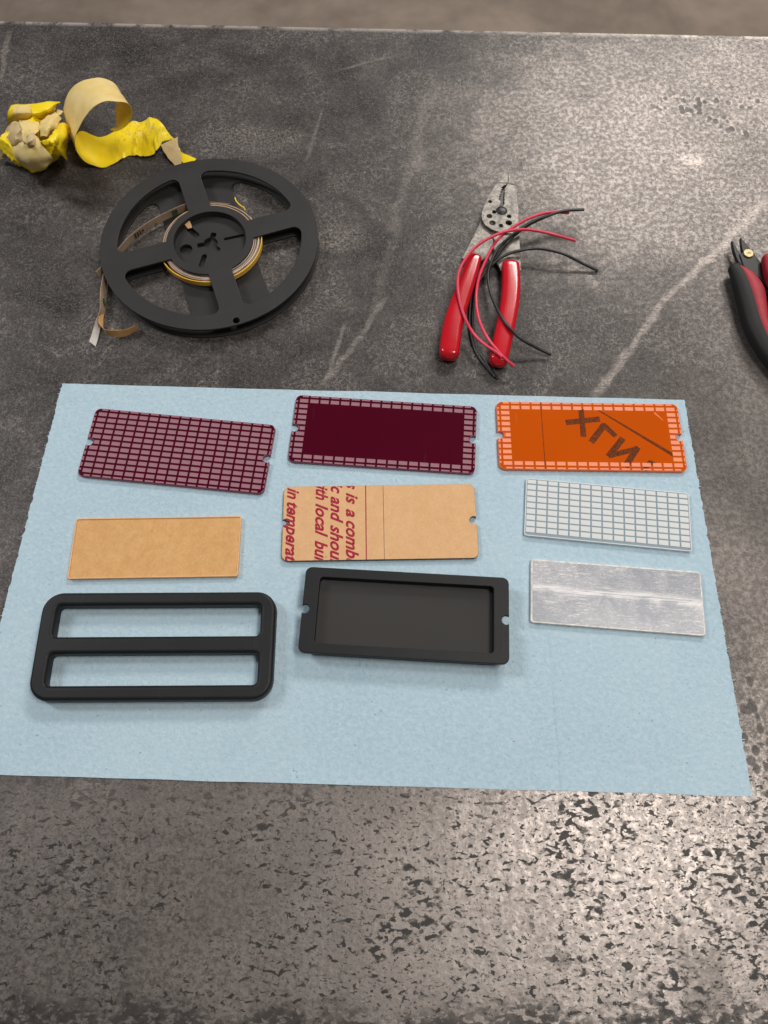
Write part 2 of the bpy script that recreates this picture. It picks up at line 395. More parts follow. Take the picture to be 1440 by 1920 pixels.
def steel_tool():
    t = NT('tool_steel'); n = t.noise(160, 5, .7); k = t.noise(700, 4, .7)
    c = t.mix(n.step(.35, .65), (.11, .10, .09), (.33, .305, .27)); c = t.mix(k.step(.55, .66) * n.step(.42, .58), c, (.05, .043, .036))
    t.set(Base_Color=c, Metallic=.5, Roughness=(n * .2 + .36)); t.bump(k, .25, .0002); return t.m
def wood_led():
    return None
M = dict(
    table=table_material(), floor=floor_material(), towel=towel_material(),
    maroon=acrylic('maroon_acrylic', (.068, .0003, .0105)), maroon_cell=simple('frosted_maroon', (.31, .145, .178), .7, var=.1, vscale=90, bump=.3, bscale=2500),
    maroon_edge=simple('maroon_edge', (.19, .035, .075), .3, var=.1),
    orange=acrylic('orange_acrylic', (.55, .082, .0002)), orange_cell=simple('frosted_orange', (.90, .30, .16), .7, var=.07, vscale=90, bump=.3, bscale=2500),
    orange_edge=simple('orange_edge', (.85, .16, .04), .3, var=.08),
    orange_ink=print_ink('brown_print', (.085, .020, .002), (.26, .045, .002)),
    clear=clear_acrylic('clear_acrylic', (.99, .995, 1.0), .40, (.58, .72, .80)), clear_cell=frosted('frosted_white', (.94, .95, .94), .7),
    clear_edge=simple('clear_edge', (.72, .74, .74), .3, var=.05), amber_edge=simple('amber_edge', (.80, .45, .22), .25, var=.06),
    amber_clear=thin_clear(),
    silver=scratched_plate(), silver_rim=simple('frosted_rim', (.70, .68, .65), .4, var=.2, vscale=300, bump=.4, bscale=1500),
    kraft=kraft('kraft_paper', (.66, .36, .135), (.80, .48, .21)), kraft_pale=kraft('kraft_masking', (.66, .385, .185), (.76, .475, .25)),
    red_ink=print_ink('red_print', (.34, .012, .045), (.42, .05, .07)), dark_ink=simple('dark_print', (.06, .03, .02), .7),
    black=dusty_plastic('matte_black_plastic', (.0085, .0092, .0102), .5, .34),
    black_edge=simple('black_acrylic', (.012, .012, .012), .2, spec=.5), ribbed=ribbed_plastic(),
    reel=dusty_plastic('charcoal_plastic', (.022, .0205, .0195), .54, .4),
    steel=steel_tool(), dark_steel=simple('dark_steel', (.022, .02, .02), .4, metal=.2, var=.3, vscale=200), black_metal=simple('blackened_metal', (.016, .015, .015), .42, metal=.3, spec=.5),
    red=simple('red_vinyl', (.52, .004, .014), .20, var=.06, vscale=30, coat=.3), wire_red=simple('red_wire', (.74, .042, .09), .38, var=.05), wire_black=simple('black_wire', (.016, .016, .016), .38),
    rubber=simple('black_rubber', (.015, .0145, .0145), .6, bump=.2, spec=.35), red_rubber=simple('red_rubber', (.36, .016, .03), .55, var=.12, vscale=120, bump=.25, bscale=1800),
    brass=simple('pale_brass', (.50, .40, .21), .4, metal=.6, var=.1, vscale=300),
    yellow=tape_material('yellow_film', (.88, .64, .008), (.95, .75, .016), (.80, .50, .01), .25, .4), pale=tape_material('pale_tape', (.74, .55, .19), (.84, .66, .30), (.45, .30, .12), .3, .6),
    dirty=tape_material('dirty_tape', (.50, .36, .16), (.66, .53, .31), (.14, .10, .05), .8, .7),
    phosphor=tape_material('orange_led', (.78, .42, .04), (.88, .55, .09), (.5, .25, .03), .2, .45), strip=tape_material('strip_back', (.34, .23, .15), (.50, .37, .26), (.12, .09, .06), .3, .5),
    strip_white=tape_material('white_strip', (.50, .46, .42), (.64, .60, .56), (.20, .16, .12), .5, .5), green_ink=simple('green_print', (.03, .08, .03), .6),
)

# ------------------------------------------------------------------ setting: worktop and the floor beyond it
ya, yb = 675.6 + .0191 * 1300, 675.6 - .0191 * 1300
wt = place('worktop', slab_mesh('worktop', [[(-1300, -620), (1300, -620), (1300, yb), (-1300, ya)]], -40, 0, .8), M['table'])
wt['kind'] = 'structure'; wt['label'] = 'worn dark grey steel bench top with scuffs and scale'
fl = place('floor', mesh('floor', [(-5000, -4000, -900), (5000, -4000, -900), (5000, 6000, -900), (-5000, 6000, -900)], [(0, 1, 2, 3)]), M['floor'])
fl['kind'] = 'structure'; fl['label'] = 'brown concrete floor beyond the bench edge'

# blue paper towel
def towel():
    A, B, C, D = [Vector(p) for p in ((-235.1, 291.3, 0), (216.8, 281.6, 0), (217.5, 13.3, 0), (-249.5, 22.6, 0))]
    ny = 130; rows = []
    US = sorted(set([i / 210 for i in range(211)] + [(cx + k * .35 + 240) / 458 for cx in (-14, 106) for k in range(-7, 8)])); nx = len(US) - 1
    for j in range(ny + 1):
        v = j / ny; row = []
        for i in range(nx + 1):
            u = US[i]
            p = A.lerp(B, u).lerp(D.lerp(C, u), v)
            ed = 1.1 * mn.noise(Vector((0, v * 60, 3))) + .7 * mn.noise(Vector((0, v * 190, 8)))
            if i == 0: p.x += ed
            if i == nx: p.x += 1.1 * mn.noise(Vector((9, v * 55, 3))) + .8 * mn.noise(Vector((4, v * 170, 8)))
            if j == 0: p.y += .5 * mn.noise(Vector((u * 9, 5, 0)))
            if j == ny: p.y += .5 * mn.noise(Vector((u * 11, 15, 0)))
            z = .22 + .20 * mn.noise(Vector((p.x * .02, p.y * .03, 1))) + .10 * mn.noise(Vector((p.x * .07, p.y * .05, 4)))
            for cx in (-14, 106):                                      # machine creases running down the sheet
                z += (.15 + .45 * max(0, min(1, v * 1.6 - .4))) * math.exp(-((p.x - cx) / .8) ** 2)
            e = min(u * 452, (1 - u) * 452, v * 268, (1 - v) * 268)
            if e < 12: z += (1 - e / 12) * (.25 + .35 * max(0, mn.noise(Vector((p.x * .03, p.y * .03, 7)))))
            if u < .03 and v < .05: z += .5
            p.z = max(z, .05); row.append(p)
        rows.append(row)
    o = place('paper_towel', sheet('paper_towel', rows, .14, angle=80, flip=-1), M['towel'])
    o.data.update(); tag(o, 'light blue paper shop towel spread on the bench under the plates', 'paper towel')
    r = random.Random(3); vs = []; fs = []
    for side in (0, 1):
        for k in range(46):
            v = r.random(); p = (A.lerp(D, v) if side == 0 else B.lerp(C, v)) + Vector((0, 0, .5)); s = -1 if side == 0 else 1
            L = r.uniform(1.0, 3.2); d = Vector((s * L, r.uniform(-1.2, 1.2), r.uniform(-.1, .4))); q = Vector((0, r.uniform(.25, .55), 0))
            b = len(vs); p = p - Vector((s * 1.5, 0, 0))
            vs += [p - q, p + q, p + d + q * .3, p + d - q * .3, p - q + Vector((0, 0, .12)), p + q + Vector((0, 0, .12)), p + d + q * .3 + Vector((0, 0, .08)), p + d - q * .3 + Vector((0, 0, .08))]
            fs += [(b, b + 1, b + 2, b + 3), (b + 4, b + 7, b + 6, b + 5), (b, b + 4, b + 5, b + 1), (b + 1, b + 5, b + 6, b + 2), (b + 2, b + 6, b + 7, b + 3), (b + 3, b + 7, b + 4, b)]
    fr = place('frayed_fibres', mesh('frayed_fibres', vs, fs), M['towel'], o); fr['kind'] = 'stuff'
towel()
ZT = .55       # top of the towel under the plates
# ------------------------------------------------------------------ the plates
PW, PH = 130.0, 53.6; QW, QH = 110.8, 42.3
def notched(w=PW, h=PH, r=4.2, nr=2.9, nin=1.7):
    x, y = w / 2 - r, h / 2 - r; R, T = w / 2, h / 2
    a = math.degrees(math.acos(nin / nr))      # where the round notch meets the edge
    out = arc(x, y, r, 0, 90, 5) + arc(-x, y, r, 90, 180, 5)
    out += [(-R + nin + nr * math.cos(math.radians(t)), nr * math.sin(math.radians(t))) for t in [180 - a - (360 - 2 * a) * k / 14 for k in range(15)]]
    out += arc(-x, -y, r, 180, 270, 5) + arc(x, -y, r, 270, 360, 5)
    out += [(R - nin + nr * math.cos(math.radians(t)), nr * math.sin(math.radians(t))) for t in [360 - a - (360 - 2 * a) * k / 14 for k in range(15)]]
    return out
PX, PY, CW, CH = 7.39, 4.43, 5.95, 2.85
_cells = {}
def cell(parent, mat, x0, x1, y0, y1, z):
    k = (mat.name, round(x1 - x0, 2), round(y1 - y0, 2))
    if k not in _cells: _cells[k] = box_mesh('cell', x1 - x0, y1 - y0, 0, .07); _cells[k].materials.append(mat)
    return place('cell', _cells[k], None, parent, ((x0 + x1) / 2, (y0 + y1) / 2, z))
def grid_plate(name, label, c, rot, body, edge, cmat, ring):
    t = thing(name, label, 'acrylic plate', (c[0], c[1], ZT), math.radians(rot))
    place('body', slab_mesh('body', [notched()], 0, 2.6, .25), edge, t)
    place('top_face', slab_mesh('top_face', [notched(PW - .8, PH - .8, 4.0, 3.2, 1.5)], 2.5, 2.72, .08, res=1), body, t)
    z = 2.73; xl, yl = [2.4 + PX * k - PW / 2 for k in range(18)], [2.45 + PY * k - PH / 2 for k in range(12)]
    gx, gy = (PX - CW) / 2, (PY - CH) / 2
    for i in range(17):
        for j in range(11):
            if ring and 0 < i < 16 and 0 < j < 10: continue
            x0, x1 = xl[i] + gx, xl[i + 1] - gx
            if j == 5 and i == 0: x0 += 2.3
            if j == 5 and i == 16: x1 -= 2.3
            cell(t, cmat, x0, x1, yl[j] + gy, yl[j + 1] - gy, z)
    e = .5
    for i in range(17):
        for y0, y1 in ((-PH / 2 + e, yl[0] - gy), (yl[11] + gy, PH / 2 - e)):
            x0, x1 = xl[i] + gx, xl[i + 1] - gx
            if i == 0: x0 += 1.6
            if i == 16: x1 -= 1.6
            cell(t, cmat, x0, x1, y0, y1, z)
    for j in range(11):
        if j == 5: continue
        for x0, x1 in ((-PW / 2 + e, xl[0] - gx), (xl[17] + gx, PW / 2 - e)):
            y0, y1 = yl[j] + gy, yl[j + 1] - gy
            if j == 0: y0 += 1.4
            if j == 10: y1 -= 1.4
            cell(t, cmat, x0, x1, y0, y1, z)
    return t
grid_plate('maroon_plate', 'maroon acrylic plate covered all over by a grid of pink cells', (-144.2, 236.8), -5.69, M['maroon'], M['maroon_edge'], M['maroon_cell'], False)
grid_plate('maroon_plate', 'maroon acrylic plate with plain dark centre and pink cells only round its border', (-.6, 250.9), -3.87, M['maroon'], M['maroon_edge'], M['maroon_cell'], True)
oc, orot = (144.8, 250.2), -.42
op = grid_plate('orange_plate', 'bright orange acrylic plate with brown lettering inside a border of cells', oc, orot, M['orange'], M['orange_edge'], M['orange_cell'], True)
def oloc(u, v):
    p = at(900 + u / 3.349, 720 + v / 3.349, 3.3) - Vector((oc[0], oc[1], 0)); a = -math.radians(orot)
    return Vector((p.x * math.cos(a) - p.y * math.sin(a), p.x * math.sin(a) + p.y * math.cos(a)))
def stroke_loops(u0, v0, u1, v1, wd, wd2=None):
    a, b = oloc(u0, v0), oloc(u1, v1); d = (b - a).normalized(); n = Vector((-d.y, d.x)); w2 = wd2 or wd
    return [tuple(a + n * wd / 2), tuple(b + n * w2 / 2), tuple(b - n * w2 / 2), tuple(a - n * wd / 2)]
def flat_polys(name, polys, z, mat, parent, h=.02):
    vs = []; fs = []
    for k, lp in enumerate(polys):
        zz = z + .004 * k; b = len(vs); n = len(lp)
        vs += [(q[0], q[1], zz) for q in lp] + [(q[0], q[1], zz + h) for q in lp]
        fs += [tuple(b + i for i in range(n))[::-1], tuple(b + n + i for i in range(n))] + [(b + i, b + (i + 1) % n, b + n + (i + 1) % n, b + n + i) for i in range(n)]
    return place(name, mesh(name, vs, fs), mat, parent)
zp = 2.725
flat_polys('printed_letter', [stroke_loops(538, 242, 752, 220, 4.3), stroke_loops(634, 158, 650, 332, 4.0)], zp, M['orange_ink'], op)
flat_polys('printed_letter', [stroke_loops(783, 252, 698, 366, 4.6), stroke_loops(772, 252, 852, 328, 3.9)], zp, M['orange_ink'], op)
flat_polys('printed_letter', [stroke_loops(898, 340, 806, 456, 4.5), stroke_loops(806, 452, 996, 404, 3.9), stroke_loops(990, 396, 912, 520, 4.5)], zp, M['orange_ink'], op)
flat_polys('printed_letter', [stroke_loops(1075, 484, 1030, 540, 3.4), stroke_loops(1070, 487, 1100, 505, 2.6)], zp, M['orange_ink'], op)
flat_polys('printed_line', [stroke_loops(742, 164, 1216, 448, 1.0, 2.6)], zp, M['orange_ink'], op)
flat_polys('printed_line', [stroke_loops(380, 114, 411, 532, .5)], zp, M['orange_ink'], op)
flat_polys('scuff', [stroke_loops(1095, 180, 1150, 228, 1.6, .4)], zp, M['orange_edge'], op)

# notched black plate with its paper masking and red print
dc, drot = (-2.8, 184.1), 1.38
kp = thing('masked_plate', 'notched black plate under tan masking paper printed with sideways red italic words', 'acrylic plate', (*dc, ZT), math.radians(drot))
place('body', slab_mesh('body', [notched()], 0, 2.6, .15), M['black_edge'], kp)
place('masking_paper', slab_mesh('masking_paper', [notched(PW - .3, PH - .3, 4.1, 3.0, 1.65)], 2.6, 2.72, 0), M['kraft_pale'], kp)
def printed_word(txt, xc, y0, y1, size):
    """word set sideways, reading down the plate; y0..y1 = span from the upper edge, mm"""
    cu = bpy.data.curves.new('w', 'FONT'); cu.body = txt; cu.size = size; cu.shear = .42; cu.offset = .028 * size; cu.extrude = .015; cu.resolution_u = 3
    ob = bpy.data.objects.new('tmp', cu); me = bpy.data.meshes.new_from_object(ob); bpy.data.objects.remove(ob); bpy.data.curves.remove(cu)
    me.name = 'printed_word'; xs = [v.co.x for v in me.vertices]; s = (y1 - y0) / (max(xs) - min(xs)); mnx = min(xs)
    for v in me.vertices:
        a, b, z = v.co; v.co = ((xc - PW / 2 + b), PH / 2 - y0 - (a - mnx) * s, z + 2.745)
    bm = bmesh.new(); bm.from_mesh(me)
    for co_, no in (((0, PH / 2 - .3, 0), (0, 1, 0)), ((0, -PH / 2 + .3, 0), (0, -1, 0)), ((-PW / 2 + .3, 0, 0), (-1, 0, 0))):
        bmesh.ops.bisect_plane(bm, geom=bm.verts[:] + bm.edges[:] + bm.faces[:], plane_co=co_, plane_no=no, clear_outer=True)
    bm.to_mesh(me); bm.free(); me.transform(Matrix.Scale(MM, 4))
    return place('printed_word', me, M['red_ink'], kp)
for txt, xc, y0, y1 in (('in', 2.6, .9, 9.6), ('temperatu', 2.6, 11.6, 60.5), ('with', 22.0, -6.4, 10.6), ('local', 22.0, 12.8, 37.6), ('buildi', 22.0, 39.6, 65.5),
                        ('plastic', 32.2, -25, 6.0), ('and', 32.2, 7.9, 27.8), ('should', 32.2, 28.6, 64), ('This', 42.6, -15, 3.0), ('is', 42.6, 5.2, 14.0), ('a', 42.6, 17.2, 23.4), ('combust', 42.6, 25.8, 68)):
    printed_word(txt, xc, y0, y1, 11.6)
place('printed_line', slab_mesh('printed_line', [[(55.4 - 65, -26.6), (56.1 - 65, -26.6), (56.1 - 65, 26.6), (55.4 - 65, 26.6)]], 2.73, 2.76), M['red_ink'], kp)
place('cut_line', slab_mesh('cut_line', [[(67.5 - 65, -26.6), (67.8 - 65, -26.6), (67.8 - 65, 26.6), (67.5 - 65, 26.6)]], 2.73, 2.75), M['dark_ink'], kp)

# small plates that fit the tray
t = thing('kraft_backed_plate', 'small plain rectangular clear plate with tan kraft paper backing and no notches', 'acrylic plate', (-150.8, 165.0, ZT), math.radians(1.35))
place('backing_paper', slab_mesh('backing_paper', [rrect(0, 0, QW - .6, QH - .6, 1.2)], 0, .12), M['kraft'], t)
place('rim', slab_mesh('rim', [rrect(0, 0, QW, QH, 1.5), rrect(0, 0, QW - 1.6, QH - 1.6, 1.0)], .13, 2.7, .15), M['amber_edge'], t)
place('clear_face', slab_mesh('clear_face', [rrect(0, 0, QW - 1.7, QH - 1.7, 1.0)], 2.3, 2.62, 0), M['amber_clear'], t)
place('paper_face', slab_mesh('paper_face', [rrect(0, 0, QW - 1.7, QH - 1.7, 1.0)], .14, 2.1, 0), M['kraft'], t)
t = thing('clear_grid_plate', 'small clear plate with a full grid of white frosted cells', 'acrylic plate', (150.8, 190.9, ZT), math.radians(-5.57))
place('body', slab_mesh('body', [rrect(0, 0, QW, QH, 1.8)], 0, 2.5, .2), M['clear'], t)
place('rim', slab_mesh('rim', [rrect(0, 0, QW + .06, QH + .06, 1.8), rrect(0, 0, QW - 1.1, QH - 1.1, 1.3)], .03, 2.56, .1), M['clear_edge'], t)
for i in range(15):
    for j in range(9):
        x0 = -QW / 2 + PX * i + .55 + (.5 if i == 0 else 0); x1 = -QW / 2 + PX * (i + 1) - .55 - (.5 if i == 14 else 0)
        yc = QH / 2 - 4.4 - 4.47 * j; y1 = yc + 3.9 - (.6 if j == 0 else 0); y0 = yc + .45
        cell(t, M['clear_cell'], x0, x1, y0, y1, 2.52)
t = thing('scratched_plate', 'small silvery grey rectangular plate covered in fine scratches', 'plate', (150.6, 133.2, ZT), math.radians(-4.2))
place('body', slab_mesh('body', [rrect(0, 0, QW, QH + .6, 1.8)], 0, 2.8, .5, res=3), M['silver_rim'], t)
place('face', slab_mesh('face', [rrect(0, 0, QW - 2.2, QH - 1.6, 1.4)], 2.6, 2.86, .1, res=1), M['silver'], t)

# black printed tray with notched flange
t = thing('notched_tray', 'black plastic tray with notched flange and ribbed recessed floor', 'tray', (13.8, 118.3, ZT), math.radians(-2.9))
place('flange', slab_mesh('flange', [notched(130, 55.4), rrect(0, 0, 110.8, 42.6, 2.2)], 8.6, 11.6, .5, res=3), M['black'], t)
place('tray_wall', slab_mesh('tray_wall', [rrect(0, -.4, 117, 52.6, 2.5), rrect(0, 0, 110.9, 42.7, 2.2)], 0, 8.7, .3), M['black'], t)
place('tray_floor', slab_mesh('tray_floor', [rrect(0, 0, 111.2, 43, 2.3)], .4, 5.2, 0), M['ribbed'], t)
# black double slot frame
t = thing('slotted_frame', 'large rounded black plastic frame with two long open slots', 'frame', (-141.3, 98.4, ZT), math.radians(.75))
place('frame_body', slab_mesh('frame_body', [rrect(0, 0, 147.6, 67.6, 12.5, 10), rrect(0, 15.3, 128.6, 19.8, 2.8), rrect(0, -15.0, 128.6, 19.4, 2.8)], 0, 10, 2.4, res=5, angle=50), M['black'], t)
# ------------------------------------------------------------------ reel
RC = Vector((-137.5, 416.6, 0)); RR = 84.7
def windows(ri=33.8, ro=71.5, hwa=9.0, hwb=9.0, fil=6.0, a0=19.5):
    out = []
    for k in range(4):
        s1, s2 = math.radians(a0 + 90 * k), math.radians(a0 + 90 * k + 90)
        h1, h2 = (hwa, hwb) if k % 2 == 0 else (hwb, hwa)
        def edge_pt(r, s, sg):
            hw = h1 if sg > 0 else h2; d = Vector((math.cos(s), math.sin(s))); n = Vector((-d.y, d.x)); return d * math.sqrt(r * r - hw * hw) + n * hw * sg
        def ang(p): return math.degrees(math.atan2(p.y, p.x))
        lp = []
        A = edge_pt(ri, s1, 1); B = edge_pt(ri, s2, -1); a, b = ang(A), ang(B)
        if b < a: b += 360
        lp += arc(0, 0, ri, b, a, 10)                         # hub side
        # outer corners rounded: fillet circle tangent to spoke edge and rim
        def fillet(s, sg):
            hw = h1 if sg > 0 else h2; d = Vector((math.cos(s), math.sin(s))); n = Vector((-d.y, d.x)) * sg
            c = d * math.sqrt((ro - fil) ** 2 - (hw + fil) ** 2) + n * (hw + fil)
            p0 = c - n * fil; p1 = c.normalized() * ro
            t0, t1 = math.degrees(math.atan2(*(p0 - c).yx)), math.degrees(math.atan2(*(p1 - c).yx))
            dlt = (t1 - t0 + 180) % 360 - 180
            return [tuple(c + Vector((math.cos(math.radians(t0 + dlt * i / 7)), math.sin(math.radians(t0 + dlt * i / 7)))) * fil) for i in range(8)], p1
        f1, e1 = fillet(s1, 1); f2, e2 = fillet(s2, -1)
        lp += f1; a, b = ang(e1), ang(e2)
        if b < a: b += 360
        lp += arc(0, 0, ro, a, b, 18)[1:-1] + f2[::-1]
        out.append(lp)
    return out
reel = thing('tape_reel', 'flat black plastic reel with four spokes holding a wound strip', 'reel', RC)
cap = lambda x0, y0, x1, y1, hw: (lambda a: arc(x1, y1, hw, a - 90, a + 90, 6) + arc(x0, y0, hw, a + 90, a + 270, 6))(math.degrees(math.atan2(y1 - y0, x1 - x0)))
place('upper_flange', slab_mesh('upper_flange', [circle(0, 0, RR, 96), circle(0, 0, 28.2, 48), circle(27, -76, 2.6, 16)] + windows(), 9.4, 11, .35, angle=50), M['reel'], reel)
place('lower_flange', slab_mesh('lower_flange', [circle(0, 0, RR - .3, 96)] + windows(hwb=30.5), .1, 1.6, .3, angle=50), M['reel'], reel)
place('hub_wall', slab_mesh('hub_wall', [circle(0, 0, 31.5, 64), circle(0, 0, 28.25, 64)], 1.5, 9.5, .05, angle=50), M['reel'], reel)
star = []
for k in range(72):
    a = 2 * math.pi * k / 72; r = 5.6
    for pa in (80, 195, 318):
        d = abs((math.degrees(a) - pa + 180) % 360 - 180)
        if d < 16: r = 10.6 if d < 11 else 9.0
    star.append((r * math.cos(a) - .6, r * math.sin(a) + 1.4))
place('hub_floor', slab_mesh('hub_floor', [circle(0, 0, 28.3, 64), star, cap(-18.6, 15.2, -12.6, 9.4, 2.5), cap(10.6, 5.6, 24.2, 9.6, 1.3), cap(-4.2, -11.5, -5.8, -20.2, 2.0), circle(-19.2, -5.0, 5.0, 20)], 1.7, 5.4, .2, angle=50), M['reel'], reel)

# wound LED strip and its loose end
ls = thing('led_strip', 'thin LED strip wound on the reel hub with a loose tail hanging out', 'led strip', RC)
def spiral(r0, r1, a0, a1, z0, z1, n):
    rows = []
    for i in range(n + 1):
        t = i / n; a = math.radians(a0 + (a1 - a0) * t); r = r0 + (r1 - r0) * t + .25 * math.sin(a * 2.3)
        rows.append([Vector((r * math.cos(a), r * math.sin(a), z0 + (z1 - z0) * k / 3)) for k in range(4)])
    return rows
place('coil', sheet('coil', spiral(33.2, 38.6, 120, 120 + 360 * 3, 1.9, 9.0, 260), .8, flip=1), M['strip'], ls)
place('white_layer', sheet('white_layer', spiral(35.6, 38.6, 195, 400, 2.0, 9.2, 80), .5, flip=1), M['strip_white'], ls)
place('white_layer', sheet('white_layer', spiral(33.4, 34.4, 190, 390, 2.0, 9.2, 80), .4, flip=1), M['strip_white'], ls)
place('phosphor_face', sheet('phosphor_face', spiral(39.7, 40.3, 185, 390, 4.9, 9.1, 80), .7, flip=1), M['phosphor'], ls)  # unlit phosphor coating facing outward, in its own orange
def rl(u, v, z, o=(180, 280, 6.545)):
    return at(o[0] + u / o[2], o[1] + v / o[2], z) - RC
run = [Vector((12, 38.5, 0)), Vector((-6, 40.5, 0)), Vector((-22.6, 38.6, 0)), Vector((-38, 29.5, 0)), Vector((-53, 17.6, 0)), Vector((-64, 5, 0)), Vector((-71, -7, 0)), Vector((-78, -19, 0)), Vector((-85, -30, 0))]
place('tail', sheet('tail', ribbon([(p + Vector((0, 0, 1.8)), p + Vector((.2, -.4, 9.0))) for p in run], 8, 4), .3), M['strip'], ls)
z3 = (160, 450, 6)
q = lambda u, v, z: rl(u, v, z, z3)
pairs = [(q(238, 470, 1.0), q(200, 380, 8.6)), (q(235, 560, .8), q(170, 540, 8.4)), (q(222, 700, .7), q(163, 660, 8.2)), (q(215, 800, .6), q(160, 780, 7.8)), (q(190, 900, .5), q(128, 880, 6)), (q(172, 980, .6), q(92, 985, 3)), (q(150, 1090, .6), q(68, 1080, 1.2)), (q(118, 1200, .5), q(46, 1145, .8))]
place('tail_end', sheet('tail_end', ribbon(pairs[:5], 8, 4), .35, flip=1), M['strip'], ls)
place('bare_end', sheet('bare_end', ribbon(pairs[4:], 8, 4, .25, 4), .35, flip=1), M['strip_white'], ls)
lp = [(q(205, 830, 1.5), q(150, 860, 7)), (q(200, 930, .8), q(150, 930, 6.6)), (q(205, 1010, .4), q(190, 985, 6.8)), (q(250, 1065, .3), q(230, 1010, 7.4)), (q(340, 1090, .3), q(330, 1018, 7.8)), (q(430, 1085, .3), q(430, 1010, 7.8)), (q(520, 1050, .4), q(510, 985, 7.8)), (q(608, 985, 1.4), q(556, 957, 8.2))]
lin_ = place('peeled_liner', sheet('peeled_liner', ribbon(lp, 8, 4), .15), M['kraft'], ls)
flat = lambda name, pts, mat: place(name, sheet(name, [[pts[0], pts[1]], [pts[3], pts[2]]], .12), mat, ls)
flat('print_mark', [q(185, 650, 6) + Vector((.9, -.3, .3)), q(205, 660, 4) + Vector((.9, -.3, .3)), q(222, 740, 2.4) + Vector((.9, -.3, .3)), q(205, 735, 4) + Vector((.9, -.3, .3))], M['green_ink'])
ml = lambda x, y, z: Vector((x, y, z)) + Vector((.45, -.75, 0))
for (x0, y0), (x1, y1), za, zb, mt in (((-34.5, 31.8), (-30.5, 34.4), 3.6, 7.4, 'green_ink'), ((-61.3, 8.0), (-60.3, 9.3), 3.2, 7.6, 'dark_ink'), ((-59.6, 10.1), (-58.7, 11.2), 3.4, 7.2, 'dark_ink'), ((-57.9, 12.1), (-57.3, 12.8), 3, 7.4, 'dark_ink'), ((-56.5, 13.7), (-55.2, 15.2), 4.6, 6, 'dark_ink'), ((-47.5, 22.2), (-46.2, 23.3), 3, 4, 'green_ink')):
    flat('print_mark', [ml(x0, y0, za), ml(x1, y1, za), ml(x1 - .3, y1 + .2, zb), ml(x0 - .3, y0 + .2, zb)], M[mt])
z5 = (390, 280, 6.545)
place('lead_wire', tube_mesh('lead_wire', [rl(330, 592, 9, z5), rl(350, 640, 9, z5), rl(400, 690, 8.6, z5), rl(440, 715, 8.2, z5), rl(458, 748, 7, z5)], .45), M['yellow'], ls)
place('strip_tip', sheet('strip_tip', ribbon([(Vector((-24.2, 21.2, 9.1)), Vector((-20.2, 24.4, 9.1))), (Vector((-21.6, 17.2, 7.4)), Vector((-17.6, 19.4, 7.4))), (Vector((-19.6, 15.2, 5.8)), Vector((-16.6, 16.6, 5.8)))], 4, 3), .4), M['kraft_pale'], ls)

# ------------------------------------------------------------------ yellow tape
# unrolled length standing as a loop and running off to the reel
def on_plane(u, v, y0, k):
    d = FW + (u - 720) / FPX * RT - (v - 960) / FPX * UP     # point of the loop's near edge, in an upright plane y = y0 + k x
    t = (y0) / (d.y - k * d.x); return Vector((t * d.x, t * d.y, CAMZ + t * d.z))
yt = thing('tape_loop', 'curled length of wide yellow tape standing as an open loop behind the reel', 'tape', at(195, 314))
OFF = at(195, 314)
b0 = at(195, 313, .4); kk = .22; y0 = b0.y - kk * b0.x
# (near edge, far edge, depth of the far edge behind the near one) as measured round the loop
loop_px = [((214, 246), (206, 243), 6), ((222, 244), (218, 236), 14), ((234, 238), (217, 222), 22), ((244, 226), (216, 206), 26), ((248, 209), (219, 188), 30), ((240, 194), (222, 168), 36), ((220, 190), (210, 153), 42),
           ((198, 190), (182, 146), 44), ((177, 200), (150, 154), 44), ((159, 221), (129, 174), 44), ((147, 243), (120, 200), 42), ((140, 262), (121, 224), 40), ((144, 284), (128, 244), 40), ((158, 302), (142, 255), 44), ((176, 311), (160, 258), 46)]
prs = []
for (u, v), (u2, v2), dd in loop_px:
    f = on_plane(u, v, y0, kk); bk = on_plane(u2, v2, y0 + dd, kk)
    bk.z = max(bk.z, .5); f.z = max(f.z, .4); prs.append((f, bk))
prs += [(at(197, 314, .4), at(188, 257, .5)), (at(222, 304, .5), at(222, 243, 1.0)), (at(241, 292, .8), at(244, 231, 2.0)), (at(262, 293, 1.5), at(270, 229, 7)), (at(280, 292, 3), at(282, 222, 11)), (at(293, 286, 4), at(296, 226, 11)), (at(300, 274, 5), at(312, 243, 8)), (at(303, 268, 5), at(322, 256, 6)), (at(306, 265, 4), at(333, 262, 4))]
rows = ribbon(prs, 9, 12, .45, 3)
for i, row in enumerate(rows):                      # creases pressed into the flattened part
    k = max(0, (i / len(rows) - .62) / .38)
    for j, p in enumerate(row):
        rg = max(0, .16 - abs(mn.noise(p * .075 + Vector((2, 7, 0))))) / .16 + .6 * max(0, .10 - abs(mn.noise(p * .16 + Vector((9, 1, 0))))) / .10
        row[j] = p + Vector((0, 0, min(1, k * 3) * 1.5 * rg))
place('printed_face', sheet('printed_face', rows, .16, OFF, flip=-1), M['yellow'], yt)
place('backing', sheet('backing', rows, .16, OFF, flip=1), M['pale'], yt)
fold = ribbon([(at(301, 272, 5.4), at(334, 258, 5)), (at(308, 285, 4.2), at(333, 270, 5.2)), (at(317, 297, 3), at(337, 283, 4)), (at(326, 308, 1.5), at(340, 300, 2)), (at(332, 318, .8), at(344, 314, .8))], 5, 5, .9, 9)
place('folded_underside', sheet('folded_underside', fold, .3, OFF), M['dirty'], yt)
place('loose_corner', sheet('loose_corner', ribbon([(at(330, 268, 1.5), at(338, 280, .8)), (at(340, 285, 1.2), at(341, 303, .6)), (at(352, 291, 1.0), at(350, 306, .5)), (at(368, 298, .8), at(362, 306, .4))], 4, 4), .3, OFF), M['yellow'], yt)

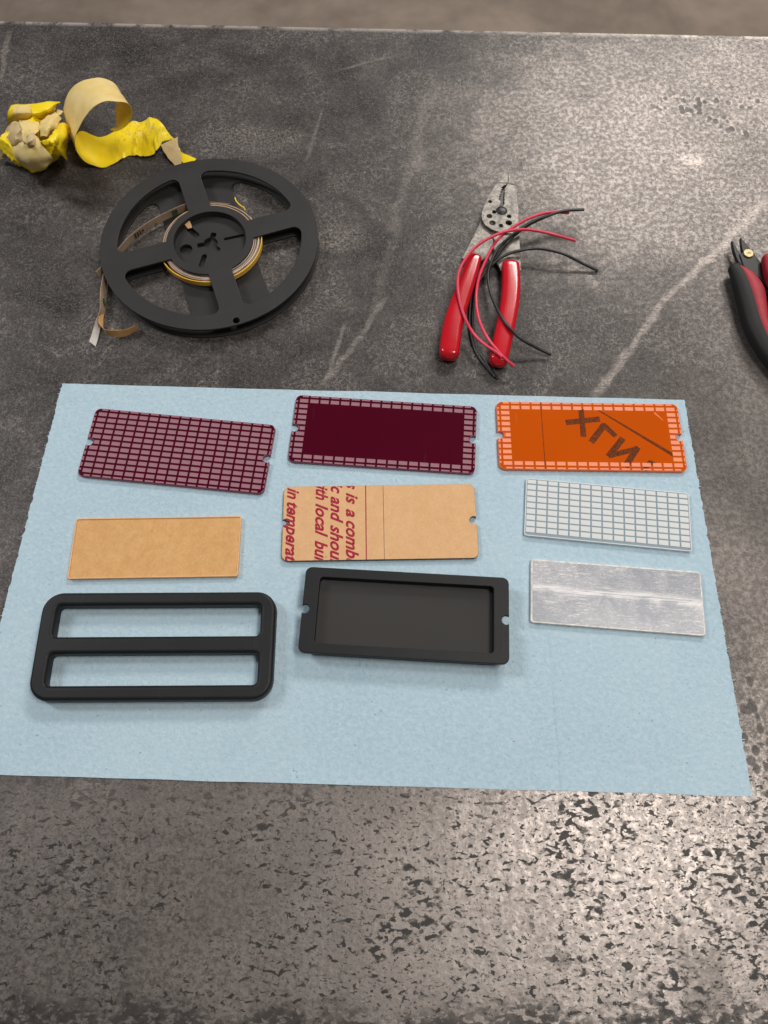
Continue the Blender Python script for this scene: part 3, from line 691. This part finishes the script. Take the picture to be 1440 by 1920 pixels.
# crumpled ball
bc = at(74, 300); ball = thing('tape_ball', 'crumpled ball of yellow and pale tape beside the tape loop', 'crumpled tape', bc)
def crumple(name, c, rad, seed, cuts, mat, squash=(1, 1, 1)):
    bm = bmesh.new(); bmesh.ops.create_icosphere(bm, subdivisions=5, radius=1)
    r = random.Random(seed); pl = []
    for _ in range(cuts):
        d = Vector((r.gauss(0, 1), r.gauss(0, 1), r.gauss(0, 1))).normalized(); pl.append((d, r.uniform(.72, .95)))
    for v in bm.verts:
        p = v.co.copy()
        for d, h in pl:
            e = p.dot(d) - h
            if e > 0: p -= d * e * 1.35
        p += v.co * (.05 * mn.noise(p * 3 + Vector((seed, 0, 0))) + .035 * (1 - abs(mn.noise(p * 6))) ** 3)
        v.co = Vector((p.x * squash[0], p.y * squash[1], p.z * squash[2])) * rad * MM + Vector(c) * MM
    me = bpy.data.meshes.new(name); bm.to_mesh(me); bm.free()
    zmin = min(v.co.z for v in me.vertices)
    if zmin < .0003: me.transform(Matrix.Translation((0, 0, .0003 - zmin)))
    return place(name, finish(me, 30), mat, ball)
crumple('core', (3, -3, 17), 26.5, 5, 30, M['yellow'], (1.0, .92, .68))
Z7 = lambda u, v, z: at(u / 8.727, 130 + v / 8.727, z)
def patch(name, grid, mat, n=6, jit=.9, seed=0, th=.3):
    g = [cr(r, n) for r in grid]; cols = [cr(c, n) for c in zip(*g)]
    rows = [[p + mn.noise_vector(p * .16 + Vector((seed, 3, 1))) * jit + mn.noise_vector(p * .45 + Vector((seed, 9, 1))) * jit * .4
             + Vector((.3, -.4, 1)) * jit * 2.2 * (.5 - abs(mn.noise(p * .13 + Vector((seed * 2, 5, 0))))) ** 3 * 4 for p in col] for col in cols]
    return place(name, sheet(name, rows, th, bc, angle=38), mat, ball)
patch('rolled_end', [[Z7(140, 910, 14), Z7(330, 840, 22), Z7(620, 860, 24), Z7(800, 760, 26), Z7(915, 660, 24)],
                     [Z7(125, 740, 26), Z7(330, 720, 34), Z7(600, 720, 36), Z7(800, 650, 35), Z7(930, 570, 30)],
                     [Z7(185, 590, 28), Z7(400, 580, 33), Z7(620, 565, 33), Z7(780, 535, 32), Z7(980, 540, 26)],
                     [Z7(190, 600, 16), Z7(400, 600, 18), Z7(620, 580, 18), Z7(780, 550, 16), Z7(960, 530, 12)]], M['yellow'], seed=1, jit=.5)
patch('pale_band', [[Z7(215, 830, 25), Z7(350, 835, 26.5), Z7(515, 850, 26.5)], [Z7(210, 720, 33.5), Z7(350, 715, 36), Z7(505, 715, 37)], [Z7(220, 600, 32), Z7(350, 588, 35.5), Z7(495, 575, 35.5)]], M['pale'], seed=1, jit=.4)
patch('left_flap', [[Z7(-30, 1180, 12), Z7(60, 1060, 20), Z7(200, 900, 30), Z7(330, 850, 32)], [Z7(-60, 1330, 12), Z7(80, 1180, 25), Z7(230, 1040, 36), Z7(420, 930, 38)], [Z7(-20, 1400, 6), Z7(120, 1300, 22), Z7(260, 1190, 34), Z7(430, 1080, 38)], [Z7(-20, 1500, 3), Z7(140, 1420, 12), Z7(230, 1330, 24), Z7(400, 1200, 36)]], M['dirty'], seed=3, jit=1.6)
patch('tan_fold', [[Z7(320, 850, 33), Z7(480, 850, 33), Z7(640, 890, 32)], [Z7(350, 990, 40), Z7(500, 980, 41), Z7(640, 1000, 40)], [Z7(390, 1180, 39), Z7(470, 1090, 43), Z7(600, 1070, 42)]], M['pale'], seed=4, jit=1.2)
patch('front_fold', [[Z7(205, 1290, 34), Z7(400, 1170, 43), Z7(520, 1040, 46), Z7(590, 1090, 46)], [Z7(240, 1420, 31), Z7(430, 1330, 41), Z7(580, 1270, 45), Z7(690, 1220, 45)], [Z7(330, 1520, 25), Z7(490, 1500, 36), Z7(640, 1440, 40), Z7(830, 1420, 40)], [Z7(450, 1600, 20), Z7(620, 1650, 25), Z7(740, 1600, 30), Z7(860, 1500, 34)]], M['pale'], seed=5, jit=.8)
patch('crushed_tip', [[Z7(390, 1150, 44), Z7(470, 1080, 48), Z7(560, 1040, 48)], [Z7(410, 1230, 45), Z7(480, 1180, 50), Z7(580, 1140, 49)], [Z7(430, 1250, 44), Z7(500, 1250, 46), Z7(580, 1270, 46)]], M['dirty'], seed=6, jit=1.8)
patch('pale_stub', [[Z7(660, 1090, 38), Z7(650, 980, 38), Z7(700, 850, 36), Z7(900, 690, 28)], [Z7(740, 1110, 44), Z7(760, 980, 47), Z7(820, 850, 43), Z7(960, 760, 32)], [Z7(850, 1050, 38), Z7(900, 960, 40), Z7(960, 880, 37), Z7(1000, 800, 27)]], M['pale'], seed=7, jit=1.0)
patch('side_pocket', [[Z7(900, 900, 36), Z7(1040, 880, 33), Z7(1120, 930, 26)], [Z7(920, 1080, 40), Z7(1060, 1100, 34), Z7(1120, 1080, 20)], [Z7(880, 1260, 36), Z7(1000, 1300, 31), Z7(1085, 1290, 14)], [Z7(850, 1380, 30), Z7(1000, 1400, 25), Z7(1090, 1500, 8)]], M['yellow'], seed=8, jit=1.0)
patch('twisted_scrap', [[Z7(690, 1190, 44), Z7(780, 1150, 46), Z7(900, 1030, 44)], [Z7(720, 1250, 45), Z7(830, 1200, 49), Z7(950, 1130, 45)], [Z7(760, 1280, 42), Z7(870, 1270, 45), Z7(960, 1260, 39)]], M['yellow'], seed=9, jit=1.8)
patch('torn_corner', [[Z7(930, 650, 22), Z7(1040, 690, 20)], [Z7(910, 770, 24), Z7(960, 760, 22)]], M['pale'], seed=2, jit=.6)
# ------------------------------------------------------------------ wire stripper
O3 = (790, 300, 4.0); O6 = (870, 310, 10.107)
def a3(u, v, z): return at(O3[0] + u / 4.0, O3[1] + v / 4.0, z)
def a6(u, v, z): return at(O6[0] + u / 10.107, O6[1] + v / 10.107, z)
SP = a6(690, 980, 0); SP.z = 0
ws = thing('wire_stripper', 'steel wire stripper pliers with shiny red dipped handles', 'wire stripper', SP)
l6 = lambda pts, z: [tuple((a6(u, v, z) - SP).xy) for u, v in pts]
def hole6(u, v, r, z):
    c = a6(u, v, z) - SP; return circle(c.x, c.y, r, 14)
def teeth(u0, v0, u1, v1, n, dep):
    out = []
    for i in range(n):
        for k, s in ((0.0, 0), (.3, 1), (.6, 1), (.9, 0)):
            t = (i + k) / n; out.append((u0 + (u1 - u0) * t + s * dep, v0 + (v1 - v0) * t))
    return out
ZJ = 6.8
left_jaw = [(750, 160), (832, 158), (834, 300), (812, 335), (798, 370), (745, 385)] + teeth(738, 400, 676, 660, 6, -26) + [(702, 690), (672, 780), (668, 850), (690, 875), (1033, 875), (1036, 1000), (1042, 1180), (1035, 1285), (940, 1290), (800, 1285), (680, 1270), (520, 1212), (410, 1135), (345, 1040), (332, 940), (350, 850), (400, 720), (470, 570), (580, 400), (660, 300)]
place('jaw', slab_mesh('jaw', [l6(left_jaw, ZJ)] + [hole6(*h, ZJ) for h in ((495, 685, 1.6), (575, 882, 1.8), (480, 962, 2.2), (540, 1090, 2.6), (700, 1140, 1.8), (855, 965, 1.8), (850, 1088, 2.6))], 4.4, ZJ, .15), M['steel'], ws)
right_jaw = [(846, 158), (915, 162), (935, 250), (965, 400), (1000, 580), (1025, 760), (1031, 905), (720, 905), (716, 850), (742, 760), (768, 715)] + teeth(772, 690, 785, 420, 6, -16)[::1] + [(815, 370), (838, 335), (846, 300)]
place('jaw', slab_mesh('jaw', [l6(right_jaw, ZJ)], 4.4, ZJ - .12, .15), M['steel'], ws)
place('nose_groove', slab_mesh('nose_groove', [l6([(640, 322), (820, 326), (815, 345), (628, 340)], ZJ)], ZJ - .3, ZJ + .06), M['dark_steel'], ws)
place('nose_groove', slab_mesh('nose_groove', [l6([(842, 332), (950, 345), (953, 368), (838, 352)], ZJ)], ZJ - .5, ZJ + .03), M['dark_steel'], ws)
place('jaw_recess', slab_mesh('jaw_recess', [l6([(800, 380), (735, 400), (655, 655), (665, 850), (720, 850), (785, 660), (800, 400)], 4)], 3.2, 4.3), M['dark_steel'], ws)
left_shank = [(330, 1000), (300, 1090), (200, 1300), (70, 1560), (-40, 1760), (200, 1860), (330, 1800), (430, 1760), (520, 1560), (560, 1430), (600, 1330), (680, 1200), (640, 1000), (450, 900)]
place('shank', slab_mesh('shank', [l6(left_shank, 4.2)], 1.8, 4.2, .15), M['steel'], ws)
right_shank = [(545, 1330), (560, 1380), (590, 1420), (575, 1500), (540, 1560), (585, 1600), (540, 1680), (460, 1760), (500, 1830), (600, 1830), (660, 1900), (700, 1990), (1080, 1990), (1075, 1850), (1062, 1550), (1050, 1400), (1045, 1250), (900, 1150), (700, 1180)]
place('shank', slab_mesh('shank', [l6(right_shank, 5.6)], 3.4, 5.6, .15), M['steel'], ws)
rv = circle(0, 0, 4.6, 28); dome = []; fs = []; 
for k in range(6):
    a = k / 5 * math.pi / 2
    dome += [(4.7 * math.cos(a) * math.cos(2 * math.pi * j / 24), 4.7 * math.cos(a) * math.sin(2 * math.pi * j / 24), ZJ - .2 + 1.3 * math.sin(a)) for j in range(24)]
for k in range(5):
    for j in range(24): fs.append((k * 24 + j, k * 24 + (j + 1) % 24, (k + 1) * 24 + (j + 1) % 24, (k + 1) * 24 + j))
fs.append(tuple(range(24))[::-1])
place('pivot_rivet', mesh('pivot_rivet', dome, fs, 50), M['dark_steel'], ws)
g1 = [a3(398, 745, 6.2), a3(352, 890, 6.2), a3(285, 1080, 6.2), a3(235, 1250, 6.2), a3(216, 1380, 6.2), a3(209, 1450, 6.2)]
loft('grip', g1, [(5.6, 4.6), (6.4, 5.0), (7.1, 5.3), (7.5, 5.6), (7.7, 5.7), (7.4, 5.6)], M['red'], ws, SP, 24, 3.4)
g2 = [a3(668, 795, 6.4), a3(672, 920, 6.3), a3(664, 1060, 6.2), a3(638, 1210, 6.2), a3(602, 1380, 6.2), a3(578, 1500, 6.2)]
loft('grip', g2, [(6.8, 4.6), (7.1, 5.0), (7.2, 5.3), (7.2, 5.6), (7.2, 5.7), (6.8, 5.6)], M['red'], ws, SP, 24, 3.4)

# ------------------------------------------------------------------ cut wires lying over the stripper
def wire(name, label, mat, pts):
    p = [a3(*q) for q in pts]; o = p[0].copy(); o.z = 0
    ob = place(name, tube_mesh(name, p, 1.15, o), mat, None, o); tag(ob, label, 'wire', 'cut wires on the wire stripper'); return ob
wire('red_wire', 'red wire arching over the left handle to end right of the jaws', M['wire_red'],
     [(1155, 605, 12), (1000, 560, 16), (850, 528, 17.5), (740, 522, 17), (620, 540, 16), (500, 590, 15), (400, 660, 14.4), (320, 760, 14), (280, 850, 13.8), (272, 950, 13.4), (290, 1070, 13.2), (330, 1190, 12), (390, 1300, 10), (470, 1380, 11.5), (560, 1440, 13.4), (605, 1480, 13.2)])
wire('red_wire', 'red wire passing between the handles, its upper end beside a black wire tip', M['wire_red'],
     [(1105, 397, 11), (1000, 390, 13), (900, 405, 14), (780, 450, 14), (680, 510, 12.5), (600, 570, 11), (540, 640, 10), (490, 740, 9.4), (440, 860, 8.6), (415, 980, 8), (415, 1100, 9), (440, 1220, 11), (500, 1340, 13.4), (580, 1440, 13.6), (640, 1500, 11), (695, 1545, 8)])
wire('black_wire', 'black wire crossing the jaws and running down between the red handles', M['wire_black'],
     [(1220, 372, 14), (1100, 378, 14), (1000, 400, 13), (900, 440, 12), (800, 490, 10), (700, 565, 8.4), (620, 650, 8.2), (560, 730, 7), (500, 800, 6), (430, 880, 4), (385, 980, 2.6), (366, 1100, 1.6), (362, 1250, 1.3), (392, 1390, 1.3), (440, 1490, 1.3), (520, 1590, 1.3), (572, 1640, 1.3)])
wire('black_wire', 'black wire whose free end reaches farthest right across the bench', M['wire_black'],
     [(1325, 830, 1.3), (1200, 770, 5), (1080, 710, 9), (960, 675, 10.5), (840, 665, 10), (740, 680, 9.4), (650, 705, 8.2), (560, 760, 7.6), (490, 830, 6), (440, 900, 4), (402, 1000, 2.4), (384, 1150, 1.6), (390, 1300, 1.5), (425, 1430, 1.5), (480, 1510, 1.4), (550, 1625, 1.4)])
wire('black_wire', 'black wire looping over the right handle toward the towel', M['wire_black'],
     [(975, 1460, 3), (870, 1410, 6), (760, 1350, 10.5), (680, 1280, 13.3), (610, 1190, 13), (550, 1080, 10), (510, 960, 8), (500, 860, 8), (520, 780, 8.6), (555, 700, 9), (610, 625, 9.4), (690, 555, 10), (770, 500, 11), (860, 450, 12.5), (950, 418, 14)])

# ------------------------------------------------------------------ flush cutters at the right
def a4(u, v, z): return at(1280 + u / 5.647, 400 + v / 5.647, z)
CP = a4(697, 500, 0)
fc = thing('flush_cutter', 'small pointed cutters with red and black rubber handles at the bench right', 'cutters', CP)
l4 = lambda pts, z: [tuple((a4(u, v, z) - CP).xy) for u, v in pts]
place('jaw', slab_mesh('jaw', [l4([(524, 284), (540, 300), (580, 375), (612, 430), (660, 480), (665, 580), (620, 560), (575, 480), (545, 400), (528, 330)], 8)], 4.5, 8, .5), M['black_metal'], fc)
place('jaw', slab_mesh('jaw', [l4([(616, 252), (640, 278), (700, 350), (765, 430), (780, 480), (700, 500), (645, 440), (628, 370)], 8.5)], 5, 8.5, .5), M['black_metal'], fc)
place('head_plate', slab_mesh('head_plate', [l4([(604, 432), (640, 410), (760, 420), (795, 490), (805, 560), (802, 700), (720, 660), (660, 600), (640, 540)], 9)], 5, 9, .4), M['black_metal'], fc)
place('arm', slab_mesh('arm', [l4([(690, 470), (790, 470), (830, 520), (960, 660), (1010, 760), (940, 790), (880, 740), (760, 640)], 6)], 3.5, 6, .4), M['black_metal'], fc)
rvt = a4(697, 424, 9.6) - CP
bv = slab_mesh('rivet', [circle(rvt.x, rvt.y, 3.9, 28)], 8.8, 10.2, .5, res=3); place('rivet', bv, M['brass'], fc)
ez = 10.22
em = [circle(rvt.x + dx, rvt.y + dy, 1.0, 14) for dx, dy in ((-.9, -.1), (.9, .1))]
for e in em:
    cxy = (sum(p[0] for p in e) / 14, sum(p[1] for p in e) / 14)
    place('rivet_emblem', slab_mesh('rivet_emblem', [e, [(cxy[0] + (p[0] - cxy[0]) * .62, cxy[1] + (p[1] - cxy[1]) * .62) for p in e]], ez - .1, ez + .03), M['dark_steel'], fc)
h1 = [a4(555, 590, 8), a4(630, 700, 8), a4(700, 850, 8), a4(745, 1010, 8), a4(800, 1190, 8), a4(890, 1390, 8), a4(1000, 1560, 8), a4(1110, 1720, 8)]
loft('grip', h1, [(5.2, 4.5), (8.2, 6.4), (10.0, 7.2), (10.2, 7.4), (10.4, 7.4), (9.6, 7.2), (8.5, 6.8), (7, 6)], M['rubber'], fc, CP, 26, 2.6)
i1 = [a4(600, 590, 9.4), a4(690, 690, 10.0), a4(762, 830, 10.2), a4(798, 1000, 10.2), a4(838, 1170, 10.2), a4(915, 1360, 10), a4(1020, 1530, 9.6)]
loft('grip_inset', i1, [(1.4, 3.6), (5.2, 5.4), (6.6, 6.1), (5.6, 6.2), (4.6, 6.1), (4.2, 5.8), (2.5, 5)], M['red_rubber'], fc, CP, 22, 2.6)
h2 = [a4(925, 505, 8), a4(985, 640, 8), a4(1080, 800, 8), a4(1180, 960, 8), a4(1290, 1120, 8)]
loft('grip', h2, [(5.5, 5), (8, 6.6), (9.5, 7.2), (9, 7), (7, 6)], M['rubber'], fc, CP, 24, 2.6)
i2 = [a4(898, 490, 9.4), a4(945, 640, 10), a4(1030, 800, 10), a4(1130, 960, 10)]
loft('grip_inset', i2, [(4.2, 4.6), (5.6, 5.6), (6.4, 6.0), (4, 5)], M['red_rubber'], fc, CP, 22, 2.6)
